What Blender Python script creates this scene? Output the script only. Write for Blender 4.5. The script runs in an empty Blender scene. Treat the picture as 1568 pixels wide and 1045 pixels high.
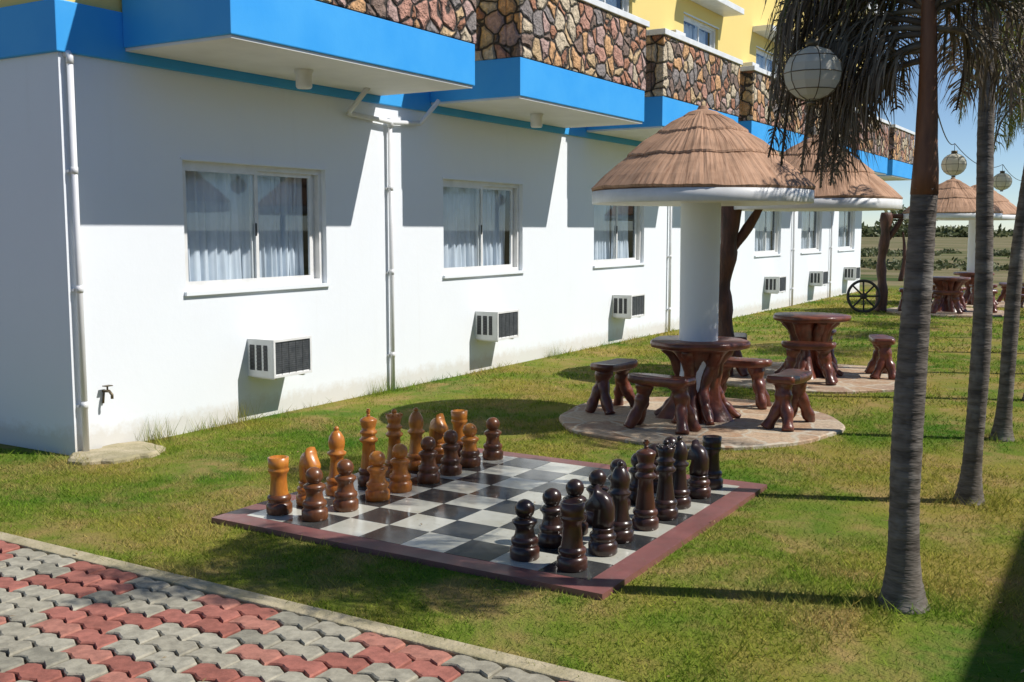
import bpy, math, random
import numpy as np
from mathutils import Vector, Matrix, noise as mnoise
random.seed(7); rng=np.random.default_rng(7)
scene=bpy.context.scene
scene.view_settings.view_transform='Standard'; scene.view_settings.look='None'
scene.view_settings.exposure=0
TAU=math.tau
# ------------------------------------------------------------------ materials
def newmat(name):
    m=bpy.data.materials.new(name); m.use_nodes=True
    nt=m.node_tree; b=nt.nodes['Principled BSDF']; return m,nt,b
def nd(nt,t,**k):
    n=nt.nodes.new(t)
    for a,v in k.items(): setattr(n,a,v)
    return n
def ramp(nt,fac,stops,interp='LINEAR'):
    r=nd(nt,'ShaderNodeValToRGB'); r.color_ramp.interpolation=interp
    e=r.color_ramp.elements
    while len(e)<len(stops): e.new(0.5)
    for i,(p,c) in enumerate(stops):
        e[i].position=p; e[i].color=(c[0],c[1],c[2],1) if hasattr(c,'__len__') else (c,c,c,1)
    nt.links.new(fac,r.inputs[0]); return r.outputs[0]
def noisef(nt,vec,scale,detail=3,rough=0.55,dist=0):
    n=nd(nt,'ShaderNodeTexNoise'); n.inputs['Scale'].default_value=scale
    n.inputs['Detail'].default_value=min(detail,3); n.inputs['Roughness'].default_value=rough
    n.inputs['Distortion'].default_value=dist
    nt.links.new(vec,n.inputs['Vector']); return n.outputs['Fac']
def mixc(nt,fac,a,b,mode='MIX'):
    n=nd(nt,'ShaderNodeMixRGB',blend_type=mode)
    for i,v in ((0,fac),(1,a),(2,b)):
        if hasattr(v,'is_linked'): nt.links.new(v,n.inputs[i])
        elif i==0: n.inputs[0].default_value=v
        else: n.inputs[i].default_value=(v[0],v[1],v[2],1)
    return n.outputs[0]
def bump(nt,b,h,strength,dist=0.01):
    n=nd(nt,'ShaderNodeBump'); n.inputs['Strength'].default_value=strength
    n.inputs['Distance'].default_value=dist
    nt.links.new(h,n.inputs['Height']); nt.links.new(n.outputs[0],b.inputs['Normal'])
def simple(name,c1,c2=None,scale=5,rough=0.6,bmp=0,bscale=40,bdist=0.005,metal=0,spec=0.5,lo=.35,hi=.65,coat=0,strch=None):
    m,nt,b=newmat(name)
    tc=nd(nt,'ShaderNodeTexCoord').outputs['Object']
    if strch:
        mp=nd(nt,'ShaderNodeMapping'); mp.inputs['Scale'].default_value=strch
        nt.links.new(tc,mp.inputs[0]); tc=mp.outputs[0]
    if c2 is None: c2=tuple(x*.8 for x in c1)
    f=noisef(nt,tc,scale,3,.6)
    col=ramp(nt,f,[(lo,c1),(hi,c2)])
    nt.links.new(col,b.inputs['Base Color'])
    b.inputs['Roughness'].default_value=rough; b.inputs['Metallic'].default_value=metal
    b.inputs['Specular IOR Level'].default_value=spec
    b.inputs['Coat Weight'].default_value=coat; b.inputs['Coat Roughness'].default_value=.2
    if bmp: bump(nt,b,noisef(nt,tc,bscale,2,.6),bmp,bdist)
    return m
def wallmat(name,c,dirt=(.55,.53,.47)):
    m,nt,b=newmat(name)
    pos=nd(nt,'ShaderNodeNewGeometry').outputs['Position']
    n1=noisef(nt,pos,1.3,3,.6)
    col=mixc(nt,ramp(nt,n1,[(.4,0),(.75,.10)]),c,tuple(x*.78 for x in c))
    mp=nd(nt,'ShaderNodeMapping'); mp.inputs['Scale'].default_value=(9,9,.5); nt.links.new(pos,mp.inputs[0])
    st=noisef(nt,mp.outputs[0],1,3,.6)
    col=mixc(nt,ramp(nt,st,[(.6,0),(.85,.10)]),col,dirt)
    sep=nd(nt,'ShaderNodeSeparateXYZ'); nt.links.new(pos,sep.inputs[0])
    add=nd(nt,'ShaderNodeMath',operation='MULTIPLY_ADD'); nt.links.new(noisef(nt,pos,7,3,.8),add.inputs[0])
    add.inputs[1].default_value=-.22; nt.links.new(sep.outputs[2],add.inputs[2])
    col=mixc(nt,ramp(nt,add.outputs[0],[(0,.42),(.10,.0)]),col,(.50,.43,.30))
    nt.links.new(col,b.inputs['Base Color']); b.inputs['Roughness'].default_value=.75
    b.inputs['Specular IOR Level'].default_value=.25
    bump(nt,b,noisef(nt,pos,14,3,.7),.22,.006)
    return m
WALL=wallmat('white_plaster',(.81,.845,.88)); YEL=wallmat('yellow_plaster',(.80,.62,.22),(.5,.4,.2))
BLUE=simple('blue_paint',(.026,.34,.80),(.045,.38,.82),2,.55,.15,30)
SOFF=simple('soffit_white',(.80,.79,.76),(.70,.69,.66),1.5,.7)
TRIM=simple('white_trim',(.80,.80,.79),(.70,.70,.68),6,.4)
PVC=simple('white_pvc',(.80,.81,.82),(.72,.72,.72),3,.35)
CONC=simple('concrete',(.48,.41,.27),(.32,.28,.16),6,.9,.6,40,.012)
DARK=simple('dark_plastic',(.02,.022,.025),(.035,.035,.035),10,.5)
GRIL=simple('grille_dark',(.045,.05,.055),(.08,.085,.09),18,.5)
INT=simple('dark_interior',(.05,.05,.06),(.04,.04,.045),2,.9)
CURT=simple('curtain_cloth',(.78,.83,.88),(.66,.72,.78),3,.9)
def stonemat():
    m,nt,b=newmat('field_stone')
    pos=nd(nt,'ShaderNodeNewGeometry').outputs['Position']
    dn=nd(nt,'ShaderNodeTexNoise'); dn.inputs['Scale'].default_value=4.5; dn.inputs['Detail'].default_value=2; nt.links.new(pos,dn.inputs['Vector'])
    vm=nd(nt,'ShaderNodeVectorMath',operation='MULTIPLY_ADD'); nt.links.new(dn.outputs['Color'],vm.inputs[0])
    vm.inputs[1].default_value=(.14,.14,.14); nt.links.new(pos,vm.inputs[2])
    vec=vm.outputs[0]
    v=nd(nt,'ShaderNodeTexVoronoi',feature='F1'); v.inputs['Scale'].default_value=5.4; nt.links.new(vec,v.inputs['Vector'])
    e=nd(nt,'ShaderNodeTexVoronoi',feature='DISTANCE_TO_EDGE'); e.inputs['Scale'].default_value=5.4; nt.links.new(vec,e.inputs['Vector'])
    s=nd(nt,'ShaderNodeSeparateColor'); nt.links.new(v.outputs['Color'],s.inputs[0])
    col=ramp(nt,s.outputs[0],[(0,(.44,.20,.11)),(.16,(.62,.43,.23)),(.30,(.24,.16,.12)),(.42,(.54,.28,.20)),(.55,(.64,.52,.36)),(.68,(.28,.24,.22)),(.80,(.66,.37,.17)),(.92,(.50,.33,.28))],'CONSTANT')
    col=mixc(nt,1,col,ramp(nt,noisef(nt,pos,20,3,.7),[(.3,.55),(.7,1.15)]),'MULTIPLY')
    mort=ramp(nt,e.outputs['Distance'],[(.03,0),(.07,1)])
    col=mixc(nt,mort,(.04,.03,.022),col)
    nt.links.new(col,b.inputs['Base Color']); b.inputs['Roughness'].default_value=.8
    h=nd(nt,'ShaderNodeMath',operation='MULTIPLY_ADD')
    nt.links.new(ramp(nt,e.outputs['Distance'],[(0,0),(.16,1)]),h.inputs[0]); h.inputs[1].default_value=1
    nt.links.new(noisef(nt,pos,16,3,.7),h.inputs[2])
    bump(nt,b,h.outputs[0],1.0,.05); return m
STONE=stonemat()
def glassmat():
    m,nt,b=newmat('window_glass'); nt.nodes.remove(b)
    out=nt.nodes['Material Output']
    t=nd(nt,'ShaderNodeBsdfTransparent'); t.inputs[0].default_value=(.88,.92,.95,1)
    g=nd(nt,'ShaderNodeBsdfGlossy'); g.inputs['Roughness'].default_value=.02; g.inputs[0].default_value=(.9,.95,1,1)
    f=nd(nt,'ShaderNodeLayerWeight'); f.inputs[0].default_value=.5
    p=nd(nt,'ShaderNodeMath',operation='POWER'); nt.links.new(f.outputs['Facing'],p.inputs[0]); p.inputs[1].default_value=4
    q=nd(nt,'ShaderNodeMath',operation='MULTIPLY_ADD'); nt.links.new(p.outputs[0],q.inputs[0]); q.inputs[1].default_value=.7; q.inputs[2].default_value=.06
    mx=nd(nt,'ShaderNodeMixShader'); nt.links.new(q.outputs[0],mx.inputs[0])
    nt.links.new(t.outputs[0],mx.inputs[1]); nt.links.new(g.outputs[0],mx.inputs[2])
    nt.links.new(mx.outputs[0],out.inputs[0]); return m
GLASS=glassmat()
def thatch():
    m,nt,b=newmat('roof_thatch')
    tc=nd(nt,'ShaderNodeTexCoord').outputs['Object']
    s=nd(nt,'ShaderNodeSeparateXYZ'); nt.links.new(tc,s.inputs[0])
    a=nd(nt,'ShaderNodeMath',operation='ARCTAN2'); nt.links.new(s.outputs[1],a.inputs[0]); nt.links.new(s.outputs[0],a.inputs[1])
    am=nd(nt,'ShaderNodeMath',operation='MULTIPLY'); nt.links.new(a.outputs[0],am.inputs[0]); am.inputs[1].default_value=34
    c=nd(nt,'ShaderNodeCombineXYZ'); nt.links.new(am.outputs[0],c.inputs[0])
    zm=nd(nt,'ShaderNodeMath',operation='MULTIPLY'); nt.links.new(s.outputs[2],zm.inputs[0]); zm.inputs[1].default_value=3.5
    nt.links.new(zm.outputs[0],c.inputs[1])
    n1=noisef(nt,c.outputs[0],1.3,3,.65)
    col=ramp(nt,n1,[(.28,(.24,.13,.08)),(.45,(.44,.265,.17)),(.75,(.54,.345,.235))])
    col=mixc(nt,1,col,ramp(nt,noisef(nt,tc,4,3,.65),[(.3,.68),(.6,1.05)]),'MULTIPLY')
    nt.links.new(col,b.inputs['Base Color']); b.inputs['Roughness'].default_value=.9
    b.inputs['Specular IOR Level'].default_value=.15
    bump(nt,b,n1,.4,.012); return m
THATCH=thatch()
RED=simple('varnished_root_wood',(.20,.052,.024),(.07,.02,.013),7,.38,.4,22,.012,coat=.25)
LOG=simple('log_bark',(.13,.05,.028),(.05,.022,.015),7,.6,.6,25,.02,strch=(2,2,.5))
WHEELM=simple('weathered_dark_wood',(.05,.04,.035),(.03,.025,.02),12,.7)
OR1=simple('orange_varnished_wood',(.62,.235,.032),(.36,.11,.018),14,.36,coat=.2,strch=(1,1,.35),bmp=.1)
OR2=simple('brown_varnished_wood',(.20,.07,.018),(.09,.03,.011),14,.36,coat=.2,strch=(1,1,.35),bmp=.1)
BK1=simple('black_varnished_wood',(.020,.012,.010),(.045,.019,.013),10,.3,coat=.25,strch=(1,1,.35))
BK2=simple('dark_brown_varnished_wood',(.095,.032,.017),(.035,.014,.01),10,.32,coat=.25,strch=(1,1,.35))
def boardm(name,c1,c2,r1,r2):
    m,nt,b=newmat(name); pos=nd(nt,'ShaderNodeNewGeometry').outputs['Position']
    f=noisef(nt,pos,4,3,.7); col=ramp(nt,f,[(.3,c1),(.7,c2)])
    sp=noisef(nt,pos,38,3,.6); col=mixc(nt,ramp(nt,sp,[(.62,0),(.72,.45)]),col,(.22,.19,.14))
    nt.links.new(col,b.inputs['Base Color'])
    rr=ramp(nt,noisef(nt,pos,2.2,3,.65),[(.35,r1),(.65,r2)]); nt.links.new(rr,b.inputs['Roughness'])
    b.inputs['Specular IOR Level'].default_value=.8
    bump(nt,b,noisef(nt,pos,9,2,.5),.08,.004); return m
BW=boardm('board_white_tile',(.58,.58,.51),(.45,.44,.36),.06,.22)
BB=boardm('board_black_tile',(.028,.031,.034),(.07,.07,.066),.06,.22)
BR=boardm('board_red_border',(.27,.10,.09),(.17,.075,.068),.35,.6)
def padmat():
    m,nt,b=newmat('pad_flagstone'); pos=nd(nt,'ShaderNodeNewGeometry').outputs['Position']
    dn=nd(nt,'ShaderNodeTexNoise'); dn.inputs['Scale'].default_value=3; dn.inputs['Detail'].default_value=2; nt.links.new(pos,dn.inputs['Vector'])
    vm=nd(nt,'ShaderNodeVectorMath',operation='MULTIPLY_ADD'); nt.links.new(dn.outputs['Color'],vm.inputs[0]); vm.inputs[1].default_value=(.25,.25,.25); nt.links.new(pos,vm.inputs[2])
    v=nd(nt,'ShaderNodeTexVoronoi',feature='F1'); v.inputs['Scale'].default_value=2.6; nt.links.new(vm.outputs[0],v.inputs['Vector'])
    e=nd(nt,'ShaderNodeTexVoronoi',feature='DISTANCE_TO_EDGE'); e.inputs['Scale'].default_value=2.6; nt.links.new(vm.outputs[0],e.inputs['Vector'])
    s=nd(nt,'ShaderNodeSeparateColor'); nt.links.new(v.outputs['Color'],s.inputs[0])
    col=ramp(nt,s.outputs[0],[(0,(.44,.27,.16)),(.3,(.54,.38,.25)),(.6,(.38,.24,.16)),(.8,(.52,.40,.28))],'CONSTANT')
    col=mixc(nt,ramp(nt,noisef(nt,pos,5,3,.7),[(.4,0),(.65,.7)]),col,(.56,.46,.33))
    col=mixc(nt,1,col,ramp(nt,noisef(nt,pos,28,3,.7),[(.3,.65),(.7,1.1)]),'MULTIPLY')
    col=mixc(nt,ramp(nt,e.outputs['Distance'],[(.02,0),(.05,1)]),(.50,.44,.34),col)
    nt.links.new(col,b.inputs['Base Color']); b.inputs['Roughness'].default_value=.75
    bump(nt,b,noisef(nt,pos,28,3,.7),.6,.012); return m
PADM=padmat()
PR=[simple('paver_red_%d'%i,c,tuple(x*.66 for x in c),22,.88,.5,120,.003) for i,c in enumerate([(.43,.155,.115),(.36,.125,.09),(.47,.20,.145)])]
PG=[simple('paver_tan_%d'%i,c,tuple(x*.66 for x in c),22,.88,.5,120,.003) for i,c in enumerate([(.39,.36,.275),(.32,.30,.23),(.43,.40,.31)])]
SAND=simple('joint_sand',(.05,.043,.03),(.08,.065,.045),20,.95)
def trunkmat(name,c1,c2):
    m,nt,b=newmat(name); tc=nd(nt,'ShaderNodeTexCoord').outputs['Object']
    mp=nd(nt,'ShaderNodeMapping'); mp.inputs['Scale'].default_value=(1,1,5); nt.links.new(tc,mp.inputs[0])
    f=noisef(nt,mp.outputs[0],5,3,.75); col=ramp(nt,f,[(.36,c1),(.64,c2)])
    col=mixc(nt,ramp(nt,noisef(nt,tc,6,3,.6),[(.52,0),(.68,.5)]),col,(.33,.31,.28))
    nt.links.new(col,b.inputs['Base Color']); b.inputs['Roughness'].default_value=.9
    b.inputs['Specular IOR Level'].default_value=.2
    bump(nt,b,f,.8,.015); return m
TRK=trunkmat('palm_trunk_bark',(.085,.072,.06),(.19,.165,.14))
SHAFT=simple('palm_crownshaft_brown',(.27,.12,.055),(.14,.06,.03),6,.6,.3,20,strch=(3,3,.6))
SHAFTG=simple('palm_crownshaft_green',(.16,.20,.06),(.10,.14,.05),6,.5,.3,20,strch=(3,3,.6))
def leafm(name,c1,c2,tr=.25):
    m,nt,b=newmat(name); g=nd(nt,'ShaderNodeNewGeometry')
    col=ramp(nt,g.outputs['Random Per Island'],[(0,c1),(1,c2)])
    nt.links.new(col,b.inputs['Base Color']); b.inputs['Roughness'].default_value=.55
    b.inputs['Specular IOR Level'].default_value=.3
    t=nd(nt,'ShaderNodeBsdfTranslucent'); nt.links.new(col,t.inputs[0])
    mx=nd(nt,'ShaderNodeMixShader'); mx.inputs[0].default_value=tr
    nt.links.new(b.outputs[0],mx.inputs[1]); nt.links.new(t.outputs[0],mx.inputs[2])
    nt.links.new(mx.outputs[0],nt.nodes['Material Output'].inputs[0]); return m
DRY=leafm('dry_palm_leaf',(.09,.07,.05),(.32,.26,.18),.2)
GRN=leafm('olive_palm_leaf',(.06,.08,.025),(.17,.18,.05),.3)
GRN2=leafm('green_palm_leaf',(.10,.15,.03),(.32,.30,.06),.4)
BUSH=leafm('bush_leaf',(.04,.065,.02),(.16,.17,.06),.2)
FALL=leafm('fallen_leaf',(.16,.09,.04),(.42,.30,.14),.1)
CAPIZ=leafm('capiz_shell',(.78,.76,.64),(.90,.88,.78),.5)
BRASS=simple('lantern_metal',(.12,.09,.05),(.2,.16,.1),12,.4,metal=.6)
def lawncol(nt):
    pos=nd(nt,'ShaderNodeNewGeometry').outputs['Position']
    n1=noisef(nt,pos,.6,3,.6); col=ramp(nt,n1,[(.36,(.08,.185,.022)),(.48,(.165,.235,.034)),(.62,(.28,.26,.06))])
    n2=noisef(nt,pos,1.7,3,.7,.5)
    col=mixc(nt,ramp(nt,n2,[(.47,0),(.66,.75)]),col,(.38,.28,.13))
    n3=noisef(nt,pos,6,2,.6)
    col=mixc(nt,ramp(nt,n3,[(.50,0),(.72,.45)]),col,(.32,.25,.10))
    return col,pos
def groundmat():
    m,nt,b=newmat('ground_lawn_and_field'); col,pos=lawncol(nt)
    col=mixc(nt,1,col,(.85,.78,.70),'MULTIPLY')
    s=nd(nt,'ShaderNodeSeparateXYZ'); nt.links.new(pos,s.inputs[0])
    mp=nd(nt,'ShaderNodeMapping'); mp.inputs['Scale'].default_value=(.12,.45,.2); nt.links.new(pos,mp.inputs[0])
    f=noisef(nt,mp.outputs[0],.5,3,.65)
    fc=ramp(nt,f,[(.35,(.06,.095,.025)),(.46,(.15,.14,.06)),(.56,(.26,.21,.12)),(.72,(.09,.12,.04))])
    mr=nd(nt,'ShaderNodeMapRange'); mr.inputs[1].default_value=31; mr.inputs[2].default_value=34; nt.links.new(s.outputs[1],mr.inputs[0])
    col=mixc(nt,mr.outputs[0],col,fc)
    nt.links.new(col,b.inputs['Base Color']); b.inputs['Roughness'].default_value=.95
    b.inputs['Specular IOR Level'].default_value=.1
    bump(nt,b,noisef(nt,pos,45,2,.7),.8,.02); return m
def grassmat():
    m,nt,b=newmat('grass_blades'); col,pos=lawncol(nt)
    g=nd(nt,'ShaderNodeNewGeometry')
    col=mixc(nt,1,col,ramp(nt,g.outputs['Random Per Island'],[(0,(.65,.75,.65)),(.75,(1.35,1.45,1.1)),(1,(2.0,1.8,1.5))]),'MULTIPLY')
    d=nd(nt,'ShaderNodeBsdfDiffuse'); nt.links.new(col,d.inputs[0]); nt.nodes.remove(b)
    t=nd(nt,'ShaderNodeBsdfTranslucent'); nt.links.new(col,t.inputs[0])
    mx=nd(nt,'ShaderNodeMixShader'); mx.inputs[0].default_value=.35
    nt.links.new(d.outputs[0],mx.inputs[1]); nt.links.new(t.outputs[0],mx.inputs[2])
    nt.links.new(mx.outputs[0],nt.nodes['Material Output'].inputs[0]); return m
# ------------------------------------------------------------------ mesh builder
class MB:
    def __init__(s): s.v=[];s.f=[];s.m=[];s.s=[];s.mats=[]
    def mi(s,mat):
        if mat not in s.mats: s.mats.append(mat)
        return s.mats.index(mat)
    def add(s,vs,fs,mat,smooth=False):
        o=len(s.v); k=s.mi(mat); s.v+= [tuple(p) for p in vs]
        for f in fs: s.f.append([o+i for i in f]); s.m.append(k); s.s.append(smooth)
    def box(s,x0,x1,y0,y1,z0,z1,mat):
        s.add([(x0,y0,z0),(x1,y0,z0),(x1,y1,z0),(x0,y1,z0),(x0,y0,z1),(x1,y0,z1),(x1,y1,z1),(x0,y1,z1)],
          [(0,3,2,1),(4,5,6,7),(0,1,5,4),(1,2,6,5),(2,3,7,6),(3,0,4,7)],mat)
    def lathe(s,prof,mat,c=(0,0,0),seg=32,fn=None,smooth=True):
        vs=[];fs=[];n=len(prof)
        for j,(r,z) in enumerate(prof):
            for i in range(seg):
                a=TAU*i/seg; rr,zz=(r,z) if fn is None else fn(r,z,a,i,j)
                vs.append((c[0]+rr*math.cos(a),c[1]+rr*math.sin(a),c[2]+zz))
        for j in range(n-1):
            for i in range(seg):
                i2=(i+1)%seg; fs.append((j*seg+i,j*seg+i2,(j+1)*seg+i2,(j+1)*seg+i))
        s.add(vs,fs,mat,smooth)
        if prof[0][0]>1e-4: s.add(vs[:seg],[tuple(reversed(range(seg)))],mat)
        if prof[-1][0]>1e-4: s.add(vs[-seg:],[tuple(range(seg))],mat)
    def tube(s,pts,rad,mat,seg=10,jit=0,smooth=True,caps=True):
        pts=[Vector(p) for p in pts]; n=len(pts)
        if not hasattr(rad,'__len__'): rad=[rad]*n
        t=(pts[1]-pts[0]).normalized(); u=t.orthogonal().normalized(); vs=[];fs=[]
        for j in range(n):
            if 0<j<n-1: t2=(pts[j+1]-pts[j-1]).normalized()
            elif j==0: t2=(pts[1]-pts[0]).normalized()
            else: t2=(pts[-1]-pts[-2]).normalized()
            u=(u-t2*u.dot(t2)).normalized(); w=t2.cross(u)
            for i in range(seg):
                a=TAU*i/seg; r=rad[j]*(1+(jit*random.uniform(-1,1) if jit else 0))
                vs.append(pts[j]+u*(r*math.cos(a))+w*(r*math.sin(a)))
        for j in range(n-1):
            for i in range(seg):
                i2=(i+1)%seg; fs.append((j*seg+i,j*seg+i2,(j+1)*seg+i2,(j+1)*seg+i))
        if caps: fs+= [tuple(reversed(range(seg))),tuple(range((n-1)*seg,n*seg))]
        s.add(vs,fs,mat,smooth)
    def sphere(s,c,r,mat,seg=20,rings=12,sz=1):
        s.lathe([(max(1e-5,r*math.sin(math.pi*j/rings)),-r*sz*math.cos(math.pi*j/rings)) for j in range(rings+1)],mat,c,seg)
    def build(s,name,parent=None,loc=(0,0,0),rot=0,bevel=0):
        me=bpy.data.meshes.new(name); me.from_pydata(s.v,[],s.f)
        for m in s.mats: me.materials.append(m)
        me.polygons.foreach_set('material_index',s.m); me.polygons.foreach_set('use_smooth',s.s); me.update()
        o=bpy.data.objects.new(name,me); scene.collection.objects.link(o)
        o.location=loc; o.rotation_euler=(0,0,rot)
        if parent: o.parent=parent
        if bevel:
            b=o.modifiers.new('bevel','BEVEL'); b.width=bevel; b.segments=2; b.limit_method='ANGLE'; b.angle_limit=math.radians(50)
        return o
def empty(name,loc=(0,0,0),rot=0):
    e=bpy.data.objects.new(name,None); scene.collection.objects.link(e); e.location=loc; e.rotation_euler=(0,0,rot); return e
# ------------------------------------------------------------------ camera, light
H=1.65; CX=6.66
cam=bpy.data.cameras.new('camera'); cam.sensor_width=36; cam.lens=37.08; cam.clip_end=6000; cam.clip_start=.05
co=bpy.data.objects.new('camera',cam); scene.collection.objects.link(co)
co.location=(CX,0,H); co.rotation_euler=(math.radians(84),0,math.radians(31)); scene.camera=co
sd=Vector((.637,.254,.729)).normalized()
sl=bpy.data.lights.new('sun','SUN'); sl.energy=5.0; sl.angle=math.radians(.5); sl.color=(1,.955,.89)
so=bpy.data.objects.new('sun',sl); scene.collection.objects.link(so)
so.rotation_euler=(-sd).to_track_quat('-Z','Y').to_euler()
w=bpy.data.worlds.new('World'); scene.world=w; w.use_nodes=True
sk=w.node_tree.nodes.new('ShaderNodeTexSky'); sk.sky_type='NISHITA'; sk.sun_disc=False
sk.sun_elevation=math.asin(sd.z); sk.sun_rotation=math.atan2(sd.x,sd.y); sk.altitude=2500; sk.air_density=1.0; sk.dust_density=0.0; sk.ozone_density=4.0
bg=w.node_tree.nodes['Background']; bg.inputs[1].default_value=.115
w.node_tree.links.new(sk.outputs[0],bg.inputs[0])
# ------------------------------------------------------------------ ground
mb=MB(); R=2500
xs=[-R,-300,-60,-20,0,6,12,30,100,400,R]; ys=[-R,-200,-20,0,10,20,30,40,60,100,300,R]
vs=[(x,y,0) for y in ys for x in xs]; nx=len(xs)
mb.add(vs,[(j*nx+i,j*nx+i+1,(j+1)*nx+i+1,(j+1)*nx+i) for j in range(len(ys)-1) for i in range(nx-1)],groundmat())
mb.build('ground')
BX0,BX1,BY0,BY1=2.19,4.65,4.13,6.52
HUTS=[(3.38,8.58),(3.46,11.8),(3.26,22.7),(3.36,25.6)]
PALMS=[(5.82,4.76),(5.82,6.82),(5.73,9.07),(5.78,11.3),(5.8,13.5),(5.75,15.8),(5.8,18.1),(5.8,20.4),(5.8,23)]
# ------------------------------------------------------------------ grass
def grass(name,blocks):
    V=[]
    for (x0,x1,y0,y1,dens,h,wd) in blocks:
        n=int((x1-x0)*(y1-y0)*dens)
        x=rng.uniform(x0,x1,n); y=rng.uniform(y0,y1,n)
        ok=np.ones(n,bool)
        ok&=~((x>BX0-.01)&(x<BX1+.01)&(y>BY0-.01)&(y<BY1+.01))
        for hx,hy in HUTS: ok&=((x-hx)**2+(y-hy)**2)>1.17**2
        ok&=~((x<.40)&(y>4.76)&(y<5.38))
        ok&=(y>3.335); ok&=~((x<0.01)&(y>4.84))
        dn=np.array([mnoise.noise((a*.9,b*.9,3.1))+.5*mnoise.noise((a*3,b*3,7.7)) for a,b in zip(x,y)])
        ok&=rng.uniform(0,1,n)<np.clip(.8-dn*1.5,.12,1)
        x=x[ok];y=y[ok];dn=dn[ok];n=len(x)
        a=rng.uniform(0,TAU,n); hh=h*rng.uniform(.45,1.25,n)*(1-.35*np.clip(dn,0,1)); ww=wd*rng.uniform(.6,1.2,n)
        l=hh*rng.uniform(.4,1.6,n)*(.4 if h>.12 else 1); b=rng.uniform(0,TAU,n)
        p=np.zeros((n,3,3))
        p[:,0,0]=x-np.cos(a)*ww; p[:,0,1]=y-np.sin(a)*ww
        p[:,1,0]=x+np.cos(a)*ww; p[:,1,1]=y+np.sin(a)*ww
        p[:,2,0]=x+np.cos(b)*l; p[:,2,1]=y+np.sin(b)*l; p[:,2,2]=hh
        p[:,:2,2]=-.002
        p[:,2,0]=np.where((p[:,2,0]<.005)&(y>4.8),.006,p[:,2,0])
        V.append(p.reshape(-1,3))
    V=np.concatenate(V); nt_=len(V)//3
    me=bpy.data.meshes.new(name); me.vertices.add(len(V)); me.vertices.foreach_set('co',V.ravel())
    me.loops.add(len(V)); me.loops.foreach_set('vertex_index',np.arange(len(V),dtype=np.int32))
    me.polygons.add(nt_); me.polygons.foreach_set('loop_start',np.arange(0,len(V),3,dtype=np.int32))
    try: me.polygons.foreach_set('loop_total',np.full(nt_,3,dtype=np.int32))
    except Exception: pass
    me.materials.append(grassmat()); me.update(); me.validate()
    o=bpy.data.objects.new(name,me); scene.collection.objects.link(o)
blk=[(0,7.2,3.33,6.6,4800,.023,.0032),(0,7,6.6,9.5,2400,.027,.0042),(0,8,9.5,15,800,.034,.007),(0,8,15,31,240,.045,.014),
 (-1.5,0,3.4,4.9,2000,.04,.004),(5.2,6.9,3.33,5.2,2600,.042,.0034),
 (0.0,.12,4.9,15,600,.08,.0035),(0,.5,4.9,9,180,.09,.004),(0,7.2,3.325,3.43,2800,.04,.0035)]
for (wx,wy,s_) in ((.08,5.5,.2),(.1,5.75,.17),(.07,6.1,.14),(.1,6.45,.2),(.45,5.35,.1),(.08,8.4,.18),(.1,8.7,.13),(.1,7.4,.12),(.1,12,.16),(.09,15.8,.2),(.3,4.7,.1),(.1,4.66,.1)):
    blk.append((max(0,wx-.09),wx+.09,wy-.13,wy+.13,1700,s_,.0024))
for px,py in PALMS[:4]: blk.append((px-.2,px+.2,py-.2,py+.2,1500,.075,.0035))
blk+= [(BX0-.07,BX1+.07,BY0-.07,BY1+.07,900,.04,.003)]
grass('lawn_grass',blk)
# ------------------------------------------------------------------ paved path
mb=MB(); mb.box(-8,14,-2,3.28,-.05,.004,SAND); mb.build('path_bed')
mb=MB(); L,W_,A=.225,.112,.017
def zz(t):
    q=(t/(L/2))%1.0
    return A*(4*abs(q-.5)-1)
row=0; y=3.265-W_
while y>-.3:
    off=(row%2)*L/2; x=-3.2+off
    while x<8.3:
        g=.0058; n=8
        ts=[x+g+(L-2*g)*k/n for k in range(n+1)]
        low=[(t,y+g+zz(t-off)) for t in ts]; up=[(t,y+W_-g+zz(t-off)) for t in reversed(ts)]
        if row==0: up=[(t,min(yy,3.265)) for t,yy in up]
        out=low+up; cxx=x+L/2; cy=y+W_/2
        zt=.020+random.uniform(-.003,.004); tx=random.uniform(-.015,.015); ty=random.uniform(-.02,.02)
        N=len(out); ins=[(cxx+(a-cxx)*.95,cy+(b-cy)*.89) for a,b in out]
        vs=[(a,b,0.002) for a,b in out]+[(a,b,zt-.006) for a,b in out]+[(a,b,zt+(a-cxx)*tx+(b-cy)*ty) for a,b in ins]
        fs=[(i,(i+1)%N,N+(i+1)%N,N+i) for i in range(N)]+[(N+i,N+(i+1)%N,2*N+(i+1)%N,2*N+i) for i in range(N)]+[tuple(range(2*N,3*N))]
        ci=int((x+3.2)//(L*2)); rj=row//3
        red=((ci+rj)%2==0)
        if random.random()<.06: red=not red
        mb.add(vs,fs,random.choice(PR if red else PG)); x+=L
    y-=W_; row+=1
mb.build('paved_path')
mb=MB(); x=-8
while x<14:
    l=random.uniform(1.8,2.6); j=random.uniform(-.004,.004)
    mb.box(x,x+l-.002,3.272+j,3.37+j,-.05,.022+random.uniform(-.001,.001),CONC); x+=l
mb.build('path_kerb',bevel=.008)
mb=MB()
for k in range(260):
    x=random.uniform(0.2,6.9); y=random.uniform(1.6,9.5); s=random.uniform(.008,.02); a=random.uniform(0,TAU)
    if BX0<x<BX1 and BY0<y<BY1 and k%4: continue
    z=.036 if y>3.3 else .030
    c,s2=math.cos(a)*s,math.sin(a)*s
    mb.add([(x-c,y-s2,z),(x+s2*.35,y-c*.35,z+.004),(x+c,y+s2,z+random.uniform(0,.01)),(x-s2*.35,y+c*.35,z+.005)],[(0,1,2,3)],FALL)
mb.build('fallen_leaves')
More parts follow.
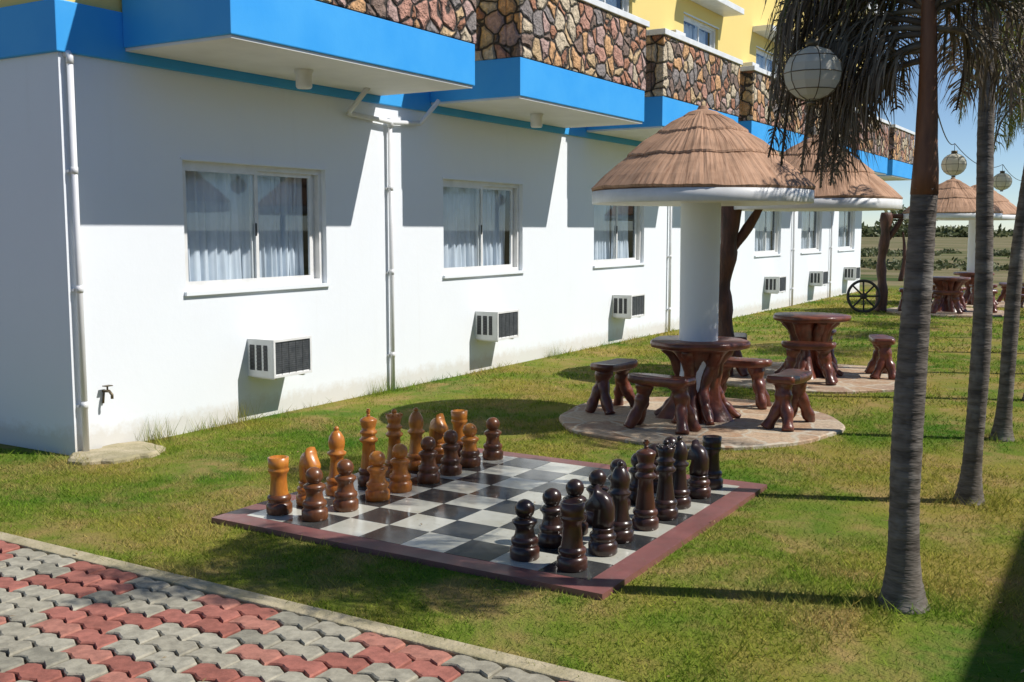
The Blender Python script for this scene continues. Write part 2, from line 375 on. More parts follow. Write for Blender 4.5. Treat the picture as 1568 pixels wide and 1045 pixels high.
# ------------------------------------------------------------------ chess board
mb=MB(); bx=.135; sx=(BX1-BX0-2*bx)/8; sy=(BY1-BY0-2*bx)/8
mb.box(BX0,BX1,BY0,BY0+bx,-.05,.030,BR); mb.box(BX0,BX1,BY1-bx,BY1,-.05,.030,BR)
mb.box(BX0,BX0+bx,BY0+bx,BY1-bx,-.05,.030,BR); mb.box(BX1-bx,BX1,BY0+bx,BY1-bx,-.05,.030,BR)
mb.box(BX0+bx,BX1-bx,BY0+bx,BY1-bx,-.05,.026,CONC)
g=.0012
for i in range(8):
    for j in range(8):
        x0=BX0+bx+i*sx; y0=BY0+bx+j*sy
        mb.box(x0+g,x0+sx-g,y0+g,y0+sy-g,.02,.0305+random.uniform(0,.001),BW if (i+j)%2==0 else BB)
mb.build('giant_chess_board')
base=[(.068,0),(.074,.008),(.074,.052),(.066,.062),(.060,.068),(.064,.076),(.069,.088),(.066,.102),(.054,.112)]
def ball(r,zc,n=8,a0=.9): return [(max(1e-5,r*math.cos(t)),zc+r*math.sin(t)) for t in [(-a0+(math.pi/2+a0)*k/n) for k in range(n+1)]]
PROF={
'pawn':base+[(.048,.13),(.045,.155),(.054,.172),(.063,.182),(.063,.192),(.050,.202),(.038,.208)]+ball(.050,.248,10,1.0),
'rook':base+[(.050,.14),(.046,.20),(.048,.230),(.059,.245),(.061,.257),(.054,.265),(.057,.270),(.060,.325),(.048,.328),(.044,.312),(1e-5,.312)],
'bishop':base+[(.048,.14),(.042,.20),(.040,.235),(.057,.25),(.059,.262),(.042,.272),(.049,.30),(.052,.325),(.046,.355),(.028,.385),(.014,.398)]+ball(.016,.408,6,.8),
'queen':base+[(.050,.14),(.042,.20),(.038,.26),(.055,.272),(.059,.285),(.044,.297),(.041,.315),(.053,.325),(.053,.335),(.040,.345),(.044,.37),(.056,.405),(.046,.41),(.030,.418)]+ball(.018,.432,6,.8),
'king':base+[(.052,.14),(.044,.20),(.040,.27),(.057,.283),(.060,.297),(.046,.308),(.042,.325),(.055,.335),(.055,.347),(.042,.357),(.046,.38),(.055,.415),(.052,.424),(.030,.436),(.014,.442)]+ball(.013,.448,4,.8),
'knight':base+[(.054,.125),(.056,.135),(1e-5,.137)]}
def piece(kind,i,j,m1,m2,face):
    mb=MB(); p=PROF[kind]; k=9
    mb.lathe(p[:k],m2,seg=28); mb.lathe(p[k-1:],m1,seg=28)
    if kind=='king':
        mb.box(-.008,.008,-.007,.007,.455,.49,m1); mb.box(-.0075,.0075,-.018,.018,.468,.480,m1)
    if kind=='queen':
        for q in range(8):
            a=TAU*q/8; mb.sphere((.049*math.cos(a),.049*math.sin(a),.411),.010,m1,8,6)
    if kind=='knight':
        P=[(-.045,.125),(.045,.125),(.050,.16),(.034,.20),(.030,.225),(.052,.222),(.082,.212),(.094,.226),(.090,.250),(.064,.284),(.044,.315),(.034,.350),(.020,.322),(-.012,.312),(-.040,.285),(-.057,.24),(-.058,.18)]
        cx=sum(a for a,b in P)/len(P); cz=sum(b for a,b in P)/len(P); N=len(P); vs=[]
        for yy,sc in ((-.042,.70),(-.028,.95),(0,1.0),(.028,.95),(.042,.70)):
            vs+=[(cx+(a-cx)*sc,yy,cz+(b-cz)*sc if b>.13 else b) for a,b in P]
        fs=[(r*N+(q+1)%N,r*N+q,(r+1)*N+q,(r+1)*N+(q+1)%N) for r in range(4) for q in range(N)]
        fs+=[tuple(range(N)),tuple(reversed(range(4*N,5*N)))]
        mb.add([(a*face,b,c) for a,b,c in vs],fs,m1,True)
        for sgn in (-1,1): mb.sphere((.045*face,sgn*.038,.268),.006,m2,8,6)
    x=BX0+bx+(i+.5)*sx+random.uniform(-.022,.022); y=BY0+bx+(j+.5)*sy+random.uniform(-.022,.022)
    return mb.build('chess_'+kind,loc=(x,y,.0315),rot=random.uniform(-.35,.35))
order=['rook','knight','bishop','king','queen','bishop','knight','rook']
for j in range(8):
    piece(order[j],0,j,OR1,OR2 if j in(0,3,7) else OR1,1)
    piece('pawn',1,j,OR1 if j in(2,3,6) else OR2,OR2 if j not in(2,3,) else OR1,1)
    piece(order[j],7,j,BK2 if j in(0,3) else BK1,BK2 if j%3==0 else BK1,-1)
    piece('pawn',6,j,BK1,BK1 if j%3 else BK2,-1)
# ------------------------------------------------------------------ hotel building
hotel=empty('hotel_building')
Y0,Y1=4.87,29.4
WC=[6.82,10.48,14.17,17.7,21.25,24.5,27.8]
def facade(mb,y0,y1,z0,z1,holes,mat,depth=.13):
    ysn=sorted({y0,y1}|{h[0] for h in holes}|{h[1] for h in holes}); zsn=sorted({z0,z1}|{h[2] for h in holes}|{h[3] for h in holes})
    for a in range(len(ysn)-1):
        for b in range(len(zsn)-1):
            ya,yb,za,zb=ysn[a],ysn[a+1],zsn[b],zsn[b+1]
            if any(h[0]-1e-6<=ya and yb<=h[1]+1e-6 and h[2]-1e-6<=za and zb<=h[3]+1e-6 for h in holes): continue
            mb.add([(0,ya,za),(0,yb,za),(0,yb,zb),(0,ya,zb)],[(0,1,2,3)],mat)
    for h in holes:
        ya,yb,za,zb=h; d=-depth
        mb.add([(0,ya,za),(d,ya,za),(d,ya,zb),(0,ya,zb)],[(0,3,2,1)],mat)
        mb.add([(0,yb,za),(d,yb,za),(d,yb,zb),(0,yb,zb)],[(0,1,2,3)],mat)
        mb.add([(0,ya,zb),(d,ya,zb),(d,yb,zb),(0,yb,zb)],[(0,1,2,3)],mat)
        mb.add([(0,ya,za),(d,ya,za),(d,yb,za),(0,yb,za)],[(0,3,2,1)],mat)
holesG=[(c-.86,c+.86,1.15,2.21) for c in WC]
holesU=[(c-.8,c+.8,4.15,5.15) for c in [6.6,10.2,13.7,17.3,21.0,24.5,27.8]]
mb=MB(); facade(mb,Y0,Y1,0,2.9,holesG,WALL)
for yy in (Y0,Y1):
    mb.add([(0,yy,0),(-9,yy,0),(-9,yy,2.9),(0,yy,2.9)],[(0,1,2,3)],WALL)
mb.add([(-9,Y0,0),(-9,Y1,0),(-9,Y1,2.9),(-9,Y0,2.9)],[(0,1,2,3)],WALL)
mb.build('ground_floor_walls',hotel)
mb=MB(); facade(mb,Y0,Y1,3.26,7.0,holesU,YEL)
for yy in (Y0,Y1): mb.add([(0,yy,3.26),(-9,yy,3.26),(-9,yy,7),(0,yy,7)],[(0,1,2,3)],YEL)
mb.add([(-9,Y0,3.26),(-9,Y1,3.26),(-9,Y1,7),(-9,Y0,7)],[(0,1,2,3)],YEL)
mb.build('upper_floor_walls',hotel)
mb=MB(); mb.box(-9.05,.035,Y0-.035,Y1+.035,2.9,3.26,BLUE); mb.build('blue_band',hotel,bevel=.008)
mb=MB(); mb.box(-9.5,.55,Y0-.5,Y1+.1,7.0,7.25,TRIM)
mb.add([(-9.5,Y0-.5,7.25),(.55,Y0-.5,7.25),(.55,Y1+.1,7.25),(-9.5,Y1+.1,7.25),(-4.5,Y0+2,9),(-4.5,Y1-2,9)],[(0,1,4),(1,2,5,4),(2,3,5),(3,0,4,5)],simple('red_roof_tile',(.3,.08,.05),(.2,.06,.04),6,.7))
mb.build('roof',hotel)
def window(h):
    ya,yb,za,zb=h; mb=MB(); f=.045; x1=-.05; x0=-.115
    mb.box(x0,x1,ya,yb,za,za+f,TRIM); mb.box(x0,x1,ya,yb,zb-f,zb,TRIM)
    mb.box(x0,x1,ya,ya+f,za+f,zb-f,TRIM); mb.box(x0,x1,yb-f,yb,za+f,zb-f,TRIM)
    mid=(ya+yb)/2; s=.035
    for (a,b,xa,xb) in ((ya+f,mid+.03,-.078,-.056),(mid-.03,yb-f-.06,-.106,-.084)):
        mb.box(xa,xb,a,b,za+f,za+f+s,TRIM); mb.box(xa,xb,a,b,zb-f-s,zb-f,TRIM)
        mb.box(xa,xb,a,a+s,za+f+s,zb-f-s,TRIM); mb.box(xa,xb,b-s,b,za+f+s,zb-f-s,TRIM)
        xm=(xa+xb)/2
        mb.add([(xm,a+s,za+f+s),(xm,b-s,za+f+s),(xm,b-s,zb-f-s),(xm,a+s,zb-f-s)],[(0,1,2,3)],GLASS)
    mb.box(-.112,-.108,yb-f-.06,yb-f,za+f,zb-f,TRIM)
    mb.box(-.056,-.045,mid-.012,mid+.0,za+.45,za+.56,DARK)
    mb.box(-.02,.03,ya-.02,yb+.02,za-.03,za+.002,WALL)
    for (a,b,c,d) in ((ya-.02,yb+.02,zb,zb+.02),): mb.box(-.01,.012,a,b,c,d,WALL)
    mb.build('window',hotel)
    mb=MB()
    for (a,b) in ((ya+.07,mid+.05+random.uniform(-.02,.04)),(mid+.09+random.uniform(0,.04),yb-.10-random.uniform(0,.08))):
        n=90; vs=[];ph=random.uniform(0,6)
        for k in range(n+1):
            t=k/n; yy=a+(b-a)*t
            xx=-.20+.034*math.sin(t*44+ph+2.4*math.sin(t*7+ph))+.012*math.sin(t*121+ph)
            xt=-.20+.022*math.sin(t*44+ph+1.6*math.sin(t*9+ph))+.010*math.sin(t*90)
            vs.append((xx,yy,za+.03)); vs.append((xt,yy+.006*math.sin(t*30),zb-.06+.01*math.sin(t*60)))
        mb.add(vs,[(2*k,2*k+2,2*k+3,2*k+1) for k in range(n)],CURT,True)
    mb.build('curtains',hotel)
    mb=MB()
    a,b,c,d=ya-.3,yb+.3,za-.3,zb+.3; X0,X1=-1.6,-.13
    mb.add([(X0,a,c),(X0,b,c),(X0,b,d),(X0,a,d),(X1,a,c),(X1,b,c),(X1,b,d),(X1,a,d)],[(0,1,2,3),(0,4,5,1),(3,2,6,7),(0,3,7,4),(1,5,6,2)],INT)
    mb.build('room',hotel)
for h in holesG: window(h)
for h in holesU:
    window(h)
    mb=MB(); mb.box(.0,.38,h[0]-.25,h[1]+.25,5.40,5.5,TRIM); mb.box(.0,.2,h[0]-.8,h[0]-.4,4.5,4.75,TRIM)
    mb.build('window_hood',hotel,bevel=.006)
BAL=[(5.4,8.5),(9.33,12.4),(12.97,15.93),(16.57,19.6),(20.2,23.2),(23.8,26.8),(27.4,30.0)]
for (a,b) in BAL:
    P=1.15; mb=MB()
    mb.box(.037,P,a,b,3.0,3.385,BLUE)
    mb.build('balcony_slab',hotel,bevel=.008)
    mb=MB(); mb.box(.038,P-.02,a+.02,b-.02,2.978,2.9995,SOFF); mb.build('balcony_soffit',hotel)
    mb=MB(); t=.16; q=.012
    mb.box(P-t,P+q,a-q,b+q,3.386,4.16,STONE); mb.box(.036,P-t-.001,a-q,a+t,3.386,4.16,STONE); mb.box(.036,P-t-.001,b-t,b+q,3.386,4.16,STONE)
    mb.build('balcony_stone_wall',hotel,bevel=.015)
    mb=MB(); mb.box(P-t-.03,P+.04,a-.04,b+.04,4.162,4.235,TRIM); mb.box(.037,P-t-.031,a-.04,a+t+.03,4.162,4.235,TRIM); mb.box(.037,P-t-.031,b-t-.03,b+.04,4.162,4.235,TRIM)
    mb.build('balcony_cap',hotel,bevel=.006)
    c=(a+b)/2-.15; mb=MB()
    mb.lathe([(.078,2.977),(.078,2.955),(.068,2.95),(.068,2.84),(.056,2.825),(.05,2.83),(1e-5,2.84)],TRIM,(.55,c,0),24)
    mb.build('soffit_lamp',hotel)
mb=MB()
def pipe(y,top=2.9,x=.045):
    mb.tube([(x,y,.0),(x,y,top)],.023,PVC,12)
    z=.35
    while z<top-.1:
        mb.tube([(x,y,z),(x,y,z+.05)],.0265,PVC,12); mb.box(.0,.025,y-.035,y+.035,z+.01,z+.03,PVC); z+=.85
pipe(4.93,2.86)
mb.tube([(.045,4.93,2.82),(.045,4.93,2.875),(.03,4.93,2.893),(-.02,4.93,2.897)],.026,PVC,12)
for y in (8.62,15.97,22.9,26.1):
    pipe(y,2.72)
    mb.tube([(.055,y-.66,2.76),(.055,y,2.73),(.055,y+.50,2.76)],.024,PVC,12)
    mb.tube([(.055,y-.62,2.76),(.07,y-.66,2.77),(.30,y-.66,2.98)],.024,PVC,12)
    mb.tube([(.055,y+.46,2.76),(.07,y+.50,2.77),(.30,y+.50,2.98)],.024,PVC,12)
    mb.tube([(.05,y,2.68),(.05,y,2.77)],.031,PVC,12)
mb.build('drain_pipes',hotel)
for i,y in enumerate([6.62,10.25,13.92,17.5,21.06,24.4,27.6]):
    mb=MB(); z0,z1,p,wd=.385,.715,.295,.48; ya,yb=y,y+wd; F=.022
    mb.box(0,p,ya,yb,z0,z1,TRIM)
    mb.box(p,p+.003,ya+F,yb-F,z0+F+.01,z1-F,GRIL)
    for k in range(15):
        zc=z0+F+.02+k*(z1-z0-2*F-.03)/14; mb.box(p+.003,p+.006,ya+F,yb-F,zc,zc+.005,GRIL)
    for k in range(1,5):
        yc=ya+F+k*(wd-2*F)/5; mb.box(p+.003,p+.007,yc-.0015,yc+.0015,z0+F,z1-F,GRIL)
    mb.box(p,p+.014,ya,yb,z0,z0+F,TRIM); mb.box(p,p+.014,ya,yb,z1-F,z1,TRIM); mb.box(p,p+.014,ya,ya+F,z0+F,z1-F,TRIM); mb.box(p,p+.014,yb-F,yb,z0+F,z1-F,TRIM)
    for (xa,xb) in ((.03,.085),(.11,.165),(.19,.235)):
        mb.box(xa,xb,ya-.003,ya,z0+.06,z1-.05,DARK)
        for k in range(7):
            zc=z0+.07+k*.031; mb.box(xa,xb,ya-.008,ya-.003,zc,zc+.008,GRIL)
    mb.box(0,p*.9,ya+.05,ya+.08,z0-.02,z0-.001,TRIM); mb.box(0,p*.9,yb-.08,yb-.05,z0-.02,z0-.001,TRIM)
    mb.build('air_conditioner',hotel,bevel=.003)
mb=MB(); mb.tube([(0,5.13,.45),(.07,5.13,.455),(.10,5.13,.43),(.10,5.13,.40)],.011,BRASS,8); mb.tube([(.05,5.13,.455),(.05,5.13,.49)],.007,BRASS,8); mb.box(.03,.075,5.10,5.16,.49,.497,BRASS)
mb.tube([(.01,5.13,.45),(.01,5.12,.36)],.008,BRASS,8)
mb.build('wall_faucet',hotel)
mb=MB(); mb.lathe([(.36,-.05),(.35,.02),(.33,.035),(1e-5,.037)],CONC,(0,0,0),40,fn=lambda r,z,a,i,j:(r*(1+.08*math.sin(3*a+1)+.05*math.sin(7*a)+.03*math.sin(13*a))*(.62+.38*abs(math.sin(a))),z),smooth=False)
mb.build('concrete_slab',loc=(.24,5.06,0))
# ------------------------------------------------------------------ opposite wing
wing=empty('hotel_wing')
mb=MB(); mb.box(9.6,17,-14,12,0,3.0,WALL); mb.box(9.58,17.02,-14.02,12.02,3.0,3.4,BLUE); mb.box(9.55,17.05,-14.05,12.05,3.4,3.9,YEL)
for k in range(7):
    y=-12+k*3.6; mb.box(9.57,9.6,y,y+1.7,1.1,2.2,TRIM); mb.box(9.56,9.57,y+.06,y+.82,1.16,2.14,DARK); mb.box(9.56,9.57,y+.88,y+1.64,1.16,2.14,DARK)
mb.build('walls',wing)
# ------------------------------------------------------------------ root furniture
def smoothpath(P,n=6):
    P=[Vector(p) for p in P]; out=[]
    for i in range(len(P)-1):
        p0=P[max(i-1,0)];p1=P[i];p2=P[i+1];p3=P[min(i+2,len(P)-1)]
        for k in range(n):
            t=k/n; out.append(.5*((2*p1)+(p2-p0)*t+(2*p0-5*p1+4*p2-p3)*t*t+(3*p1-p0-3*p2+p3)*t**3))
    out.append(P[-1]); return out
def knot(P,R_,mb,mat,n=6,seg=12,amp=.12):
    pp=smoothpath(P,n); m=len(pp); rr=[]
    for k in range(m):
        t=k/(m-1)*(len(R_)-1); i=min(int(t),len(R_)-2); r=R_[i]+(R_[i+1]-R_[i])*(t-i)
        rr.append(r*(1+amp*math.sin(k*1.1+P[0][0]*50)+random.uniform(-.05,.05)))
    mb.tube(pp,rr,mat,seg,jit=.05)
def table(name,parent,loc,r=.42,z=.68):
    mb=MB(); sd_=random.uniform(0,6)
    fn=lambda rr,zz,a,i,j:(rr*(1+.035*math.sin(3*a+sd_)+.025*math.sin(7*a+sd_)),zz)
    mb.lathe([(r*.9,z-.065),(r*.98,z-.055),(r,z-.03),(r*.99,z-.008),(r*.97,z),(1e-5,z)],RED,seg=48,fn=fn)
    def lob(rr,zz,a,i,j): return (rr*(1+.22*math.cos(5*a+zz*3+sd_)+.08*math.sin(9*a+zz*11)),zz)
    mb.lathe([(.28,0),(.24,.06),(.19,.16),(.165,.28),(.17,.4),(.20,.5),(.25,.58),(.30,z-.06)],RED,seg=48,fn=lob)
    for k in range(6):
        a=TAU*k/6+sd_; c,s=math.cos(a),math.sin(a); b=a+random.uniform(-.4,.4); c2,s2=math.cos(b),math.sin(b)
        knot([(.27*c,.27*s,z-.05),(.17*c,.17*s,z-.22),(.16*c2,.16*s2,.25),(.24*c2,.24*s2,.10),(.36*c2,.36*s2,.0)],[.06,.05,.05,.05,.035],mb,RED)
    return mb.build(name,parent,loc=loc)
def bench(name,parent,loc,rot,l=.56,z=.43):
    mb=MB(); vs=[]; ph=random.uniform(0,6); out=[]; N=36
    for k in range(N):
        a=TAU*k/N; c,s=math.cos(a),math.sin(a)
        x=(abs(c)**.45)*(1 if c>0 else -1)*l/2; y=(abs(s)**.6)*(1 if s>0 else -1)*.125
        y+=.03*math.cos(x*5)-.015+.008*math.sin(5*a+ph); x+=.012*math.sin(4*a+ph); out.append((x,y))
    lv=[(z-.065,.90),(z-.055,.97),(z-.03,1.0),(z-.01,.985),(z,.95)]
    for zz_,sc in lv: vs+=[(a*sc,b*sc,zz_+.012*(abs(a)/(l/2))**2) for a,b in out]
    fs=[(j*N+i,j*N+(i+1)%N,(j+1)*N+(i+1)%N,(j+1)*N+i) for j in range(4) for i in range(N)]
    mb.add(vs,fs,RED,True); mb.add(vs[:N],[tuple(reversed(range(N)))],RED); mb.add(vs[4*N:],[tuple(range(N))],RED)
    for sx_ in (-1,1):
        knot([(sx_*.15,0,z-.05),(sx_*.17,.01,.27),(sx_*.20,-.03,.14),(sx_*(.22+random.uniform(0,.04)),-.10,0)],[.08,.06,.05,.05],mb,RED)
        knot([(sx_*.16,.02,z-.05),(sx_*.18,.03,.25),(sx_*.22,.07,.12),(sx_*(.25+random.uniform(0,.04)),.10,0)],[.07,.055,.05,.045],mb,RED)
    return mb.build(name,parent,loc=loc,rot=rot)
def hut(loc,column=True,brot=0,post=(-.82,-.52)):
    h=empty('thatched_picnic_hut',(loc[0],loc[1],0))
    mb=MB(); s0=random.uniform(0,9)
    mb.lathe([(1.2,-.04),(1.2,.022),(1.185,.03),(1e-5,.03)],PADM,seg=64,fn=lambda r,z,a,i,j:(r*(1+.018*math.sin(5*a+s0)+.012*math.sin(11*a)),z),smooth=False)
    mb.build('round_pad',h)
    segs=180; jr=[random.uniform(-1,1) for _ in range(segs)]; j2=[random.uniform(-1,1) for _ in range(segs)]
    def fn(r,z,a,i,j):
        k=(.003*jr[i]+.022*mnoise.noise((math.cos(a)*2.3,math.sin(a)*2.3,r*2.3+s0)))
        edge=(.005*j2[(i*7+j)%segs])
        return (max(1e-5,r+k*.6*min(1,r/.3)+edge*.5),z+k+edge*.4)
    mb=MB()
    mb.lathe([(.86,1.965),(.925,1.982),(.93,2.0),(.84,2.09),(.72,2.19),(.60,2.278)],THATCH,seg=segs,fn=fn,smooth=False)
    mb.lathe([(.61,2.258),(.628,2.266),(.622,2.283),(.50,2.38),(.35,2.475)],THATCH,seg=segs,fn=fn,smooth=False)
    mb.lathe([(.36,2.452),(.376,2.462),(.37,2.478),(.26,2.555),(.13,2.62)],THATCH,seg=segs,fn=fn,smooth=False)
    mb.lathe([(.13,2.58),(.165,2.588),(.165,2.608),(.12,2.64),(.05,2.66),(.035,2.69),(1e-5,2.695)],THATCH,seg=40,fn=None,smooth=False)
    mb.build('thatch_roof',h)
    mb=MB(); mb.lathe([(.885,1.875),(.92,1.872),(.925,1.876),(.925,1.975),(.90,1.98)],TRIM,seg=96)
    mb.lathe([(.884,1.876),(.884,1.97),(.5,2.22),(.15,2.45)],SOFF,seg=64)
    mb.build('roof_ring',h)
    mb=MB()
    if column:
        mb.lathe([(.165,.03),(.165,1.0),(.17,1.9),(.175,2.4)],WALL,seg=40)
        mb.build('column',h)
    else:
        px,py=post
        knot([(px,py,0),(px+.02,py,.5),(px-.02,py+.02,1.0),(px+.04,py,1.5),(px+.05,py+.02,2.0)],[.14,.10,.085,.10,.11],mb,LOG,seg=14)
        knot([(px-.01,py,1.3),(px+.25,py+.15,1.75),(px+.4,py+.2,2.05)],[.05,.05,.04],mb,LOG)
        mb.tube([(px,py,1.93),(.8,.5,1.93)],.05,LOG,10)
        mb.build('log_posts',h)
    table('root_table',h,(0,0,.03))
    for (dx,dy,rt) in ((-.80,0,math.pi/2),(-.06,-.66,0),(.78,.06,-math.pi/2),(.10,.82,math.pi)):
        c,s=math.cos(brot),math.sin(brot)
        bench('root_bench',h,(dx*c-dy*s,dx*s+dy*c,.03),rt+brot+random.uniform(-.15,.15))
    return h
hut(HUTS[0],True); hut(HUTS[1],False,.35); hut(HUTS[2],False,.2,(-1.2,-.5)); hut(HUTS[3],True,.5)
for (bx_,by_,r_) in ((4.75,22.2,.4),(4.9,23.6,1.2),(4.6,25.0,.1),(4.4,27.2,.8),(5.2,26.2,2.0)):
    bench('root_bench',None,(bx_,by_,0),r_)
table('root_table',None,(4.9,28.6,0))
mb=MB(); r=.31; n=40
ring=[(r*math.cos(TAU*k/n),0,r*math.sin(TAU*k/n)) for k in range(n+1)]
mb.tube(ring,.028,WHEELM,8,caps=False)
for k in range(8):
    a=TAU*k/8; mb.tube([(0,0,0),(r*math.cos(a),0,r*math.sin(a))],.018,WHEELM,8)
mb.tube([(0,-.06,0),(0,.06,0)],.06,WHEELM,14)
o=mb.build('wagon_wheel',loc=(1.83,21.7,.335)); o.rotation_euler=(math.radians(-8),0,math.radians(28))
# ------------------------------------------------------------------ palms
def frond(mb,org,az,el,length,droop,ll,mat,stem,n=34,hang=.5,lw=.0075,reps=2):
    p=Vector(org); h=Vector((math.cos(az),math.sin(az),0)); pts=[p.copy()]; e=el; st=length/n; dirs=[]
    side=Vector((-math.sin(az),math.cos(az),0)); tw=random.uniform(-.3,.3)
    for k in range(n):
        d=h*math.cos(e)+Vector((0,0,1))*math.sin(e)+side*tw*(k/n); d.normalize(); p=p+d*st; pts.append(p.copy()); dirs.append(d)
        e-=droop*st*(.6+1.1*k/n); e=max(e,-1.45)
    sp=pts[::3]+[pts[-1]]
    mb.tube(sp,[.013*(1-.85*i/len(sp))+.002 for i in range(len(sp))],stem,5)
    vs=[];fs=[]
    for k in range(4,n):
        t=k/n; L_=ll*(math.sin(math.pi*min(1,(t*.92+.12))*.98)**.6)*random.uniform(.65,1.15); d=dirs[k]
        up=side.cross(d).normalized()
        for sg in (-1,1):
            for rep in range(reps):
                if random.random()<.1: continue
                v=(side*sg*random.uniform(.55,1.0)+d*random.uniform(.25,.85)+up*random.uniform(-.25,.4)).normalized()
                w_=lw*random.uniform(.6,1.2); b=pts[k]+d*random.uniform(-.02,.02); wv=(d*w_)
                g=Vector((0,0,-1)); m1=b+v*L_*.4; v2=(v+g*hang*random.uniform(.5,2.4)+side*random.uniform(-.15,.15)).normalized(); m2=m1+v2*L_*.35
                v3=(v2+g*hang*random.uniform(.8,2)).normalized(); tp=m2+v3*L_*.35
                o=len(vs); vs+=[b-wv*.5,b+wv*.5,m1-wv,m1+wv,m2-wv*.75,m2+wv*.75,tp]
                fs+=[(o,o+1,o+3,o+2),(o+2,o+3,o+5,o+4),(o+4,o+5,o+6)]
    mb.add(vs,fs,mat)
def palm(x,y,zt,rb,lean=(0,0),dry=.3,extra=(),n=13,brown=False,flen=1.15,avoid=None,gm=None,lw=.0075,reps=2):
    P=empty('palm_tree',(x,y,0)); mb=MB()
    def ctr(z):
        q=(max(z,0)/zt)**1.3
        return Vector((lean[0]*q+.018*math.sin(z*2.2+x*3+y),lean[1]*q+.018*math.cos(z*1.9+y),z))
    zs=zt-.95 ; pts=[];rr=[]
    z=-.03; k=0; step=.016
    while z<zs:
        t=z/zs; r=rb*(.60+.50*math.exp(-max(z,0)/.12)+.08*math.exp(-((z-.9)/.5)**2))*(1-.13*t)
        ph=(z/.052+.35*math.sin(z*5)+.2*math.sin(z*13))%1.0
        r*=1+(.028*(1-ph)-.01)+random.uniform(-.012,.012)
        pts.append(ctr(z)); rr.append(r); z+=step; k+=1
    mb.tube(pts,rr,TRK,20,jit=.02); mb.build('trunk',P)
    mb=MB(); q=[ctr(zs-.03+(zt-zs+.1)*i/10) for i in range(11)]
    mb.tube(q,[rb*v for v in (.55,.52,.46,.42,.38,.36,.34,.32,.30,.28,.15)],SHAFT if brown else SHAFTG,14,jit=.04); mb.build('crownshaft',P)
    mb=MB(); top=ctr(zt); S=SHAFT if brown else SHAFTG
    for i in range(n):
        az=i*2.399+x+y; el=math.radians(random.uniform(28,78)); dr=random.uniform(1.6,2.6)
        if avoid:
            dd=(math.degrees(az)-avoid[0])%360
            if dd<avoid[1]: el=math.radians(random.uniform(70,82)); dr=1.0
        m=DRY if random.random()<dry else (gm or GRN)
        frond(mb,top-Vector((0,0,random.uniform(0,.12))),az,el,flen*random.uniform(.85,1.15),dr,.36,m,S,lw=lw,reps=reps)
    for ee in extra:
        az,el,le,dr,m=ee[:5]; dz=ee[5] if len(ee)>5 else random.uniform(.05,.25)
        frond(mb,ctr(zt-dz),math.radians(az),math.radians(el),le,dr,.32,m,DRY,hang=.9,lw=lw,reps=reps)
    mb.build('fronds',P)
ex=[(183,35,1.0,3.2,DRY),(170,22,1.0,2.9,DRY),(192,30,1.05,3.0,DRY),(155,48,1.1,3.0,DRY),(165,10,.9,2.8,DRY),(178,50,1.2,3.0,DRY),(140,25,.95,3.0,GRN),(186,58,1.25,3.2,GRN),(40,30,.8,3.2,DRY),(10,40,.85,3.0,GRN),(75,20,.8,2.8,DRY),(120,25,.9,3.0,DRY),(25,55,1.0,3.0,DRY),(350,60,1.0,3.0,GRN),
 (184,12,.95,2.9,DRY,.30),(176,0,.85,2.6,DRY,.38),(190,5,.85,3.2,DRY,.32),(168,-5,.75,2.6,DRY,.42),(150,0,.8,2.8,DRY,.35),(196,-8,.62,3.4,DRY,.36),(30,5,.6,3.2,DRY,.3),(182,20,1.05,2.6,DRY,.28),(172,30,1.15,2.9,DRY,.22)]
palm(*PALMS[0],2.78,.102,dry=.65,extra=ex,brown=True,n=13,flen=1.0,avoid=(195,110),lw=.0050,reps=3)
palm(*PALMS[1],3.85,.085,dry=.3,n=13)
palm(*PALMS[2],3.3,.088,lean=(.22,.05),dry=.1,n=14,extra=[(200,15,1.0,2.4,GRN2),(230,25,1.1,2.2,GRN2)],gm=GRN2)
for i,(px,py) in enumerate(PALMS[3:]):
    palm(px,py,3.1+.2*(i%3),.088,lean=(.05,.0),dry=.15,n=13,extra=[(190,15,1.0,2.2,GRN2),(225,10,.9,2.4,GRN2)],gm=GRN2)
# ------------------------------------------------------------------ lanterns
def lantern(x,y,z,r=.12,top=2.9,bracket=None):
    L_=empty('capiz_lantern',(x,y,z)); mb=MB(); S=12;Rg=8
    def P(i,j):
        th=math.pi*(.08+.84*j/Rg); a=TAU*i/S; return Vector((r*math.sin(th)*math.cos(a),r*math.sin(th)*math.sin(a),-r*.92*math.cos(th)))
    for i in range(S):
        for j in range(0,Rg,1):
            mb.add([P(i,j),P(i+1,j),P(i+1,j+1),P(i,j+1)],[(0,1,2,3)],CAPIZ)
    mb.build('shell_panels',L_)
    mb=MB()
    for i in range(S):
        if i%2==0: mb.tube([P(i,j)*1.005 for j in range(Rg+1)],.0022,BRASS,5)
    for j in (0,2,4,6,8):
        mb.tube([P(i,j)*1.005 for i in range(S+1)],.0022,BRASS,5,caps=False)
    mb.tube([(0,0,r*.9),(0,0,r*.9+.03)],.03,BRASS,12); mb.tube([(0,0,-r*.94),(0,0,-r*.94-.015)],.02,BRASS,12)
    mb.tube([(0,0,r*.9+.03),(0,0,top-z)],.003,DARK,5)
    if bracket: mb.tube([(0,0,top-z),((bracket[0]-x)*.5,(bracket[1]-y)*.5,top-z+.05),(bracket[0]-x,bracket[1]-y,top-z-.02)],.008,DARK,6)
    mb.build('frame_and_cord',L_)
lantern(5.42,4.5,2.30,top=2.75,bracket=PALMS[0])
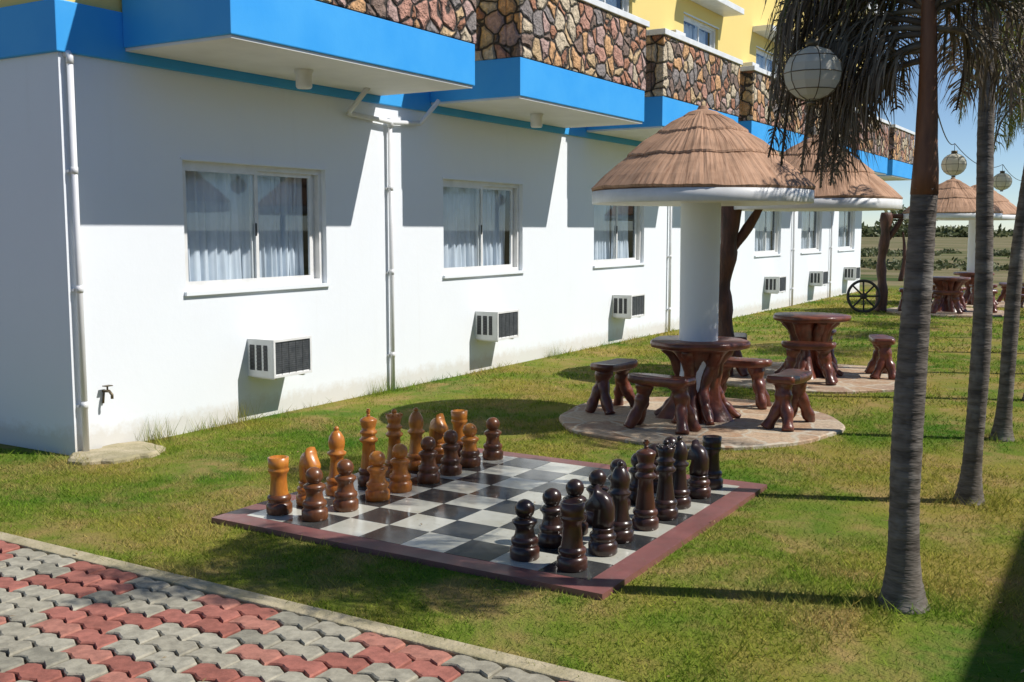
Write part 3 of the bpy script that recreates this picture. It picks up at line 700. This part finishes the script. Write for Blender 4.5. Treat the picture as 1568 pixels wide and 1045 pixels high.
lantern(4.93,11.56,2.31,top=2.52); lantern(4.98,15.2,2.28,top=2.5); lantern(4.98,19.2,2.28,top=2.5)
mb=MB()
def sag(a,b,s=.12,n=12):
    a=Vector(a);b=Vector(b); return [a.lerp(b,k/n)-Vector((0,0,4*s*(k/n)*(1-k/n))) for k in range(n+1)]
ch=[(5.82,4.76,2.35),(4.93,11.56,2.52),(4.98,15.2,2.5),(4.98,19.2,2.5),(4.9,25,2.7)]
for a,b in zip(ch,ch[1:]): mb.tube(sag(a,b),.004,DARK,5)
mb.build('lantern_cable')
# ------------------------------------------------------------------ background vegetation
def leafcloud(mb,c,rad,n,ls,mat):
    vs=[];fs=[]
    for _ in range(n):
        d=Vector((random.gauss(0,1),random.gauss(0,1),random.gauss(0,1))).normalized()*random.random()**.4
        p=Vector(c)+Vector((d.x*rad[0],d.y*rad[1],d.z*rad[2]))
        if p.z<.02: p.z=random.uniform(.02,.2)
        u=Vector((random.gauss(0,1),random.gauss(0,1),random.gauss(0,1))).normalized(); v=u.orthogonal().normalized()
        s=ls*random.uniform(.5,1.3); o=len(vs); vs+=[p-u*s,p+v*s*.45,p+u*s,p-v*s*.45]; fs.append((o,o+1,o+2,o+3))
    mb.add(vs,fs,mat)
mb=MB()
for k in range(60):
    y=random.choice((random.uniform(44,50),random.uniform(66,85))); x=random.uniform(-12,14); s=random.uniform(.3,.8)
    leafcloud(mb,(x,y,.2*s),(1.8*s,1.1*s,.42*s),150,.13,BUSH)
mb.build('field_bushes')
mb=MB()
for k in range(110):
    y=random.uniform(250,330); x=random.uniform(-120,60); s=random.uniform(.4,1.2)
    leafcloud(mb,(x,y,1.2*s),(6*s,3*s,1.8*s),130,.8,BUSH)
mb.build('distant_treeline')
T=empty('small_tree',(-.2,36,0)); mb=MB(); knot([(0,0,0),(.1,0,.8),(0,.1,1.6)],[.08,.06,.03],mb,LOG); mb.build('trunk',T)
mb=MB()
for k in range(6): leafcloud(mb,(random.uniform(-.7,.7),random.uniform(-.6,.6),random.uniform(1.3,2.3)),(.45,.45,.35),140,.10,BUSH)
mb.build('crown',T)
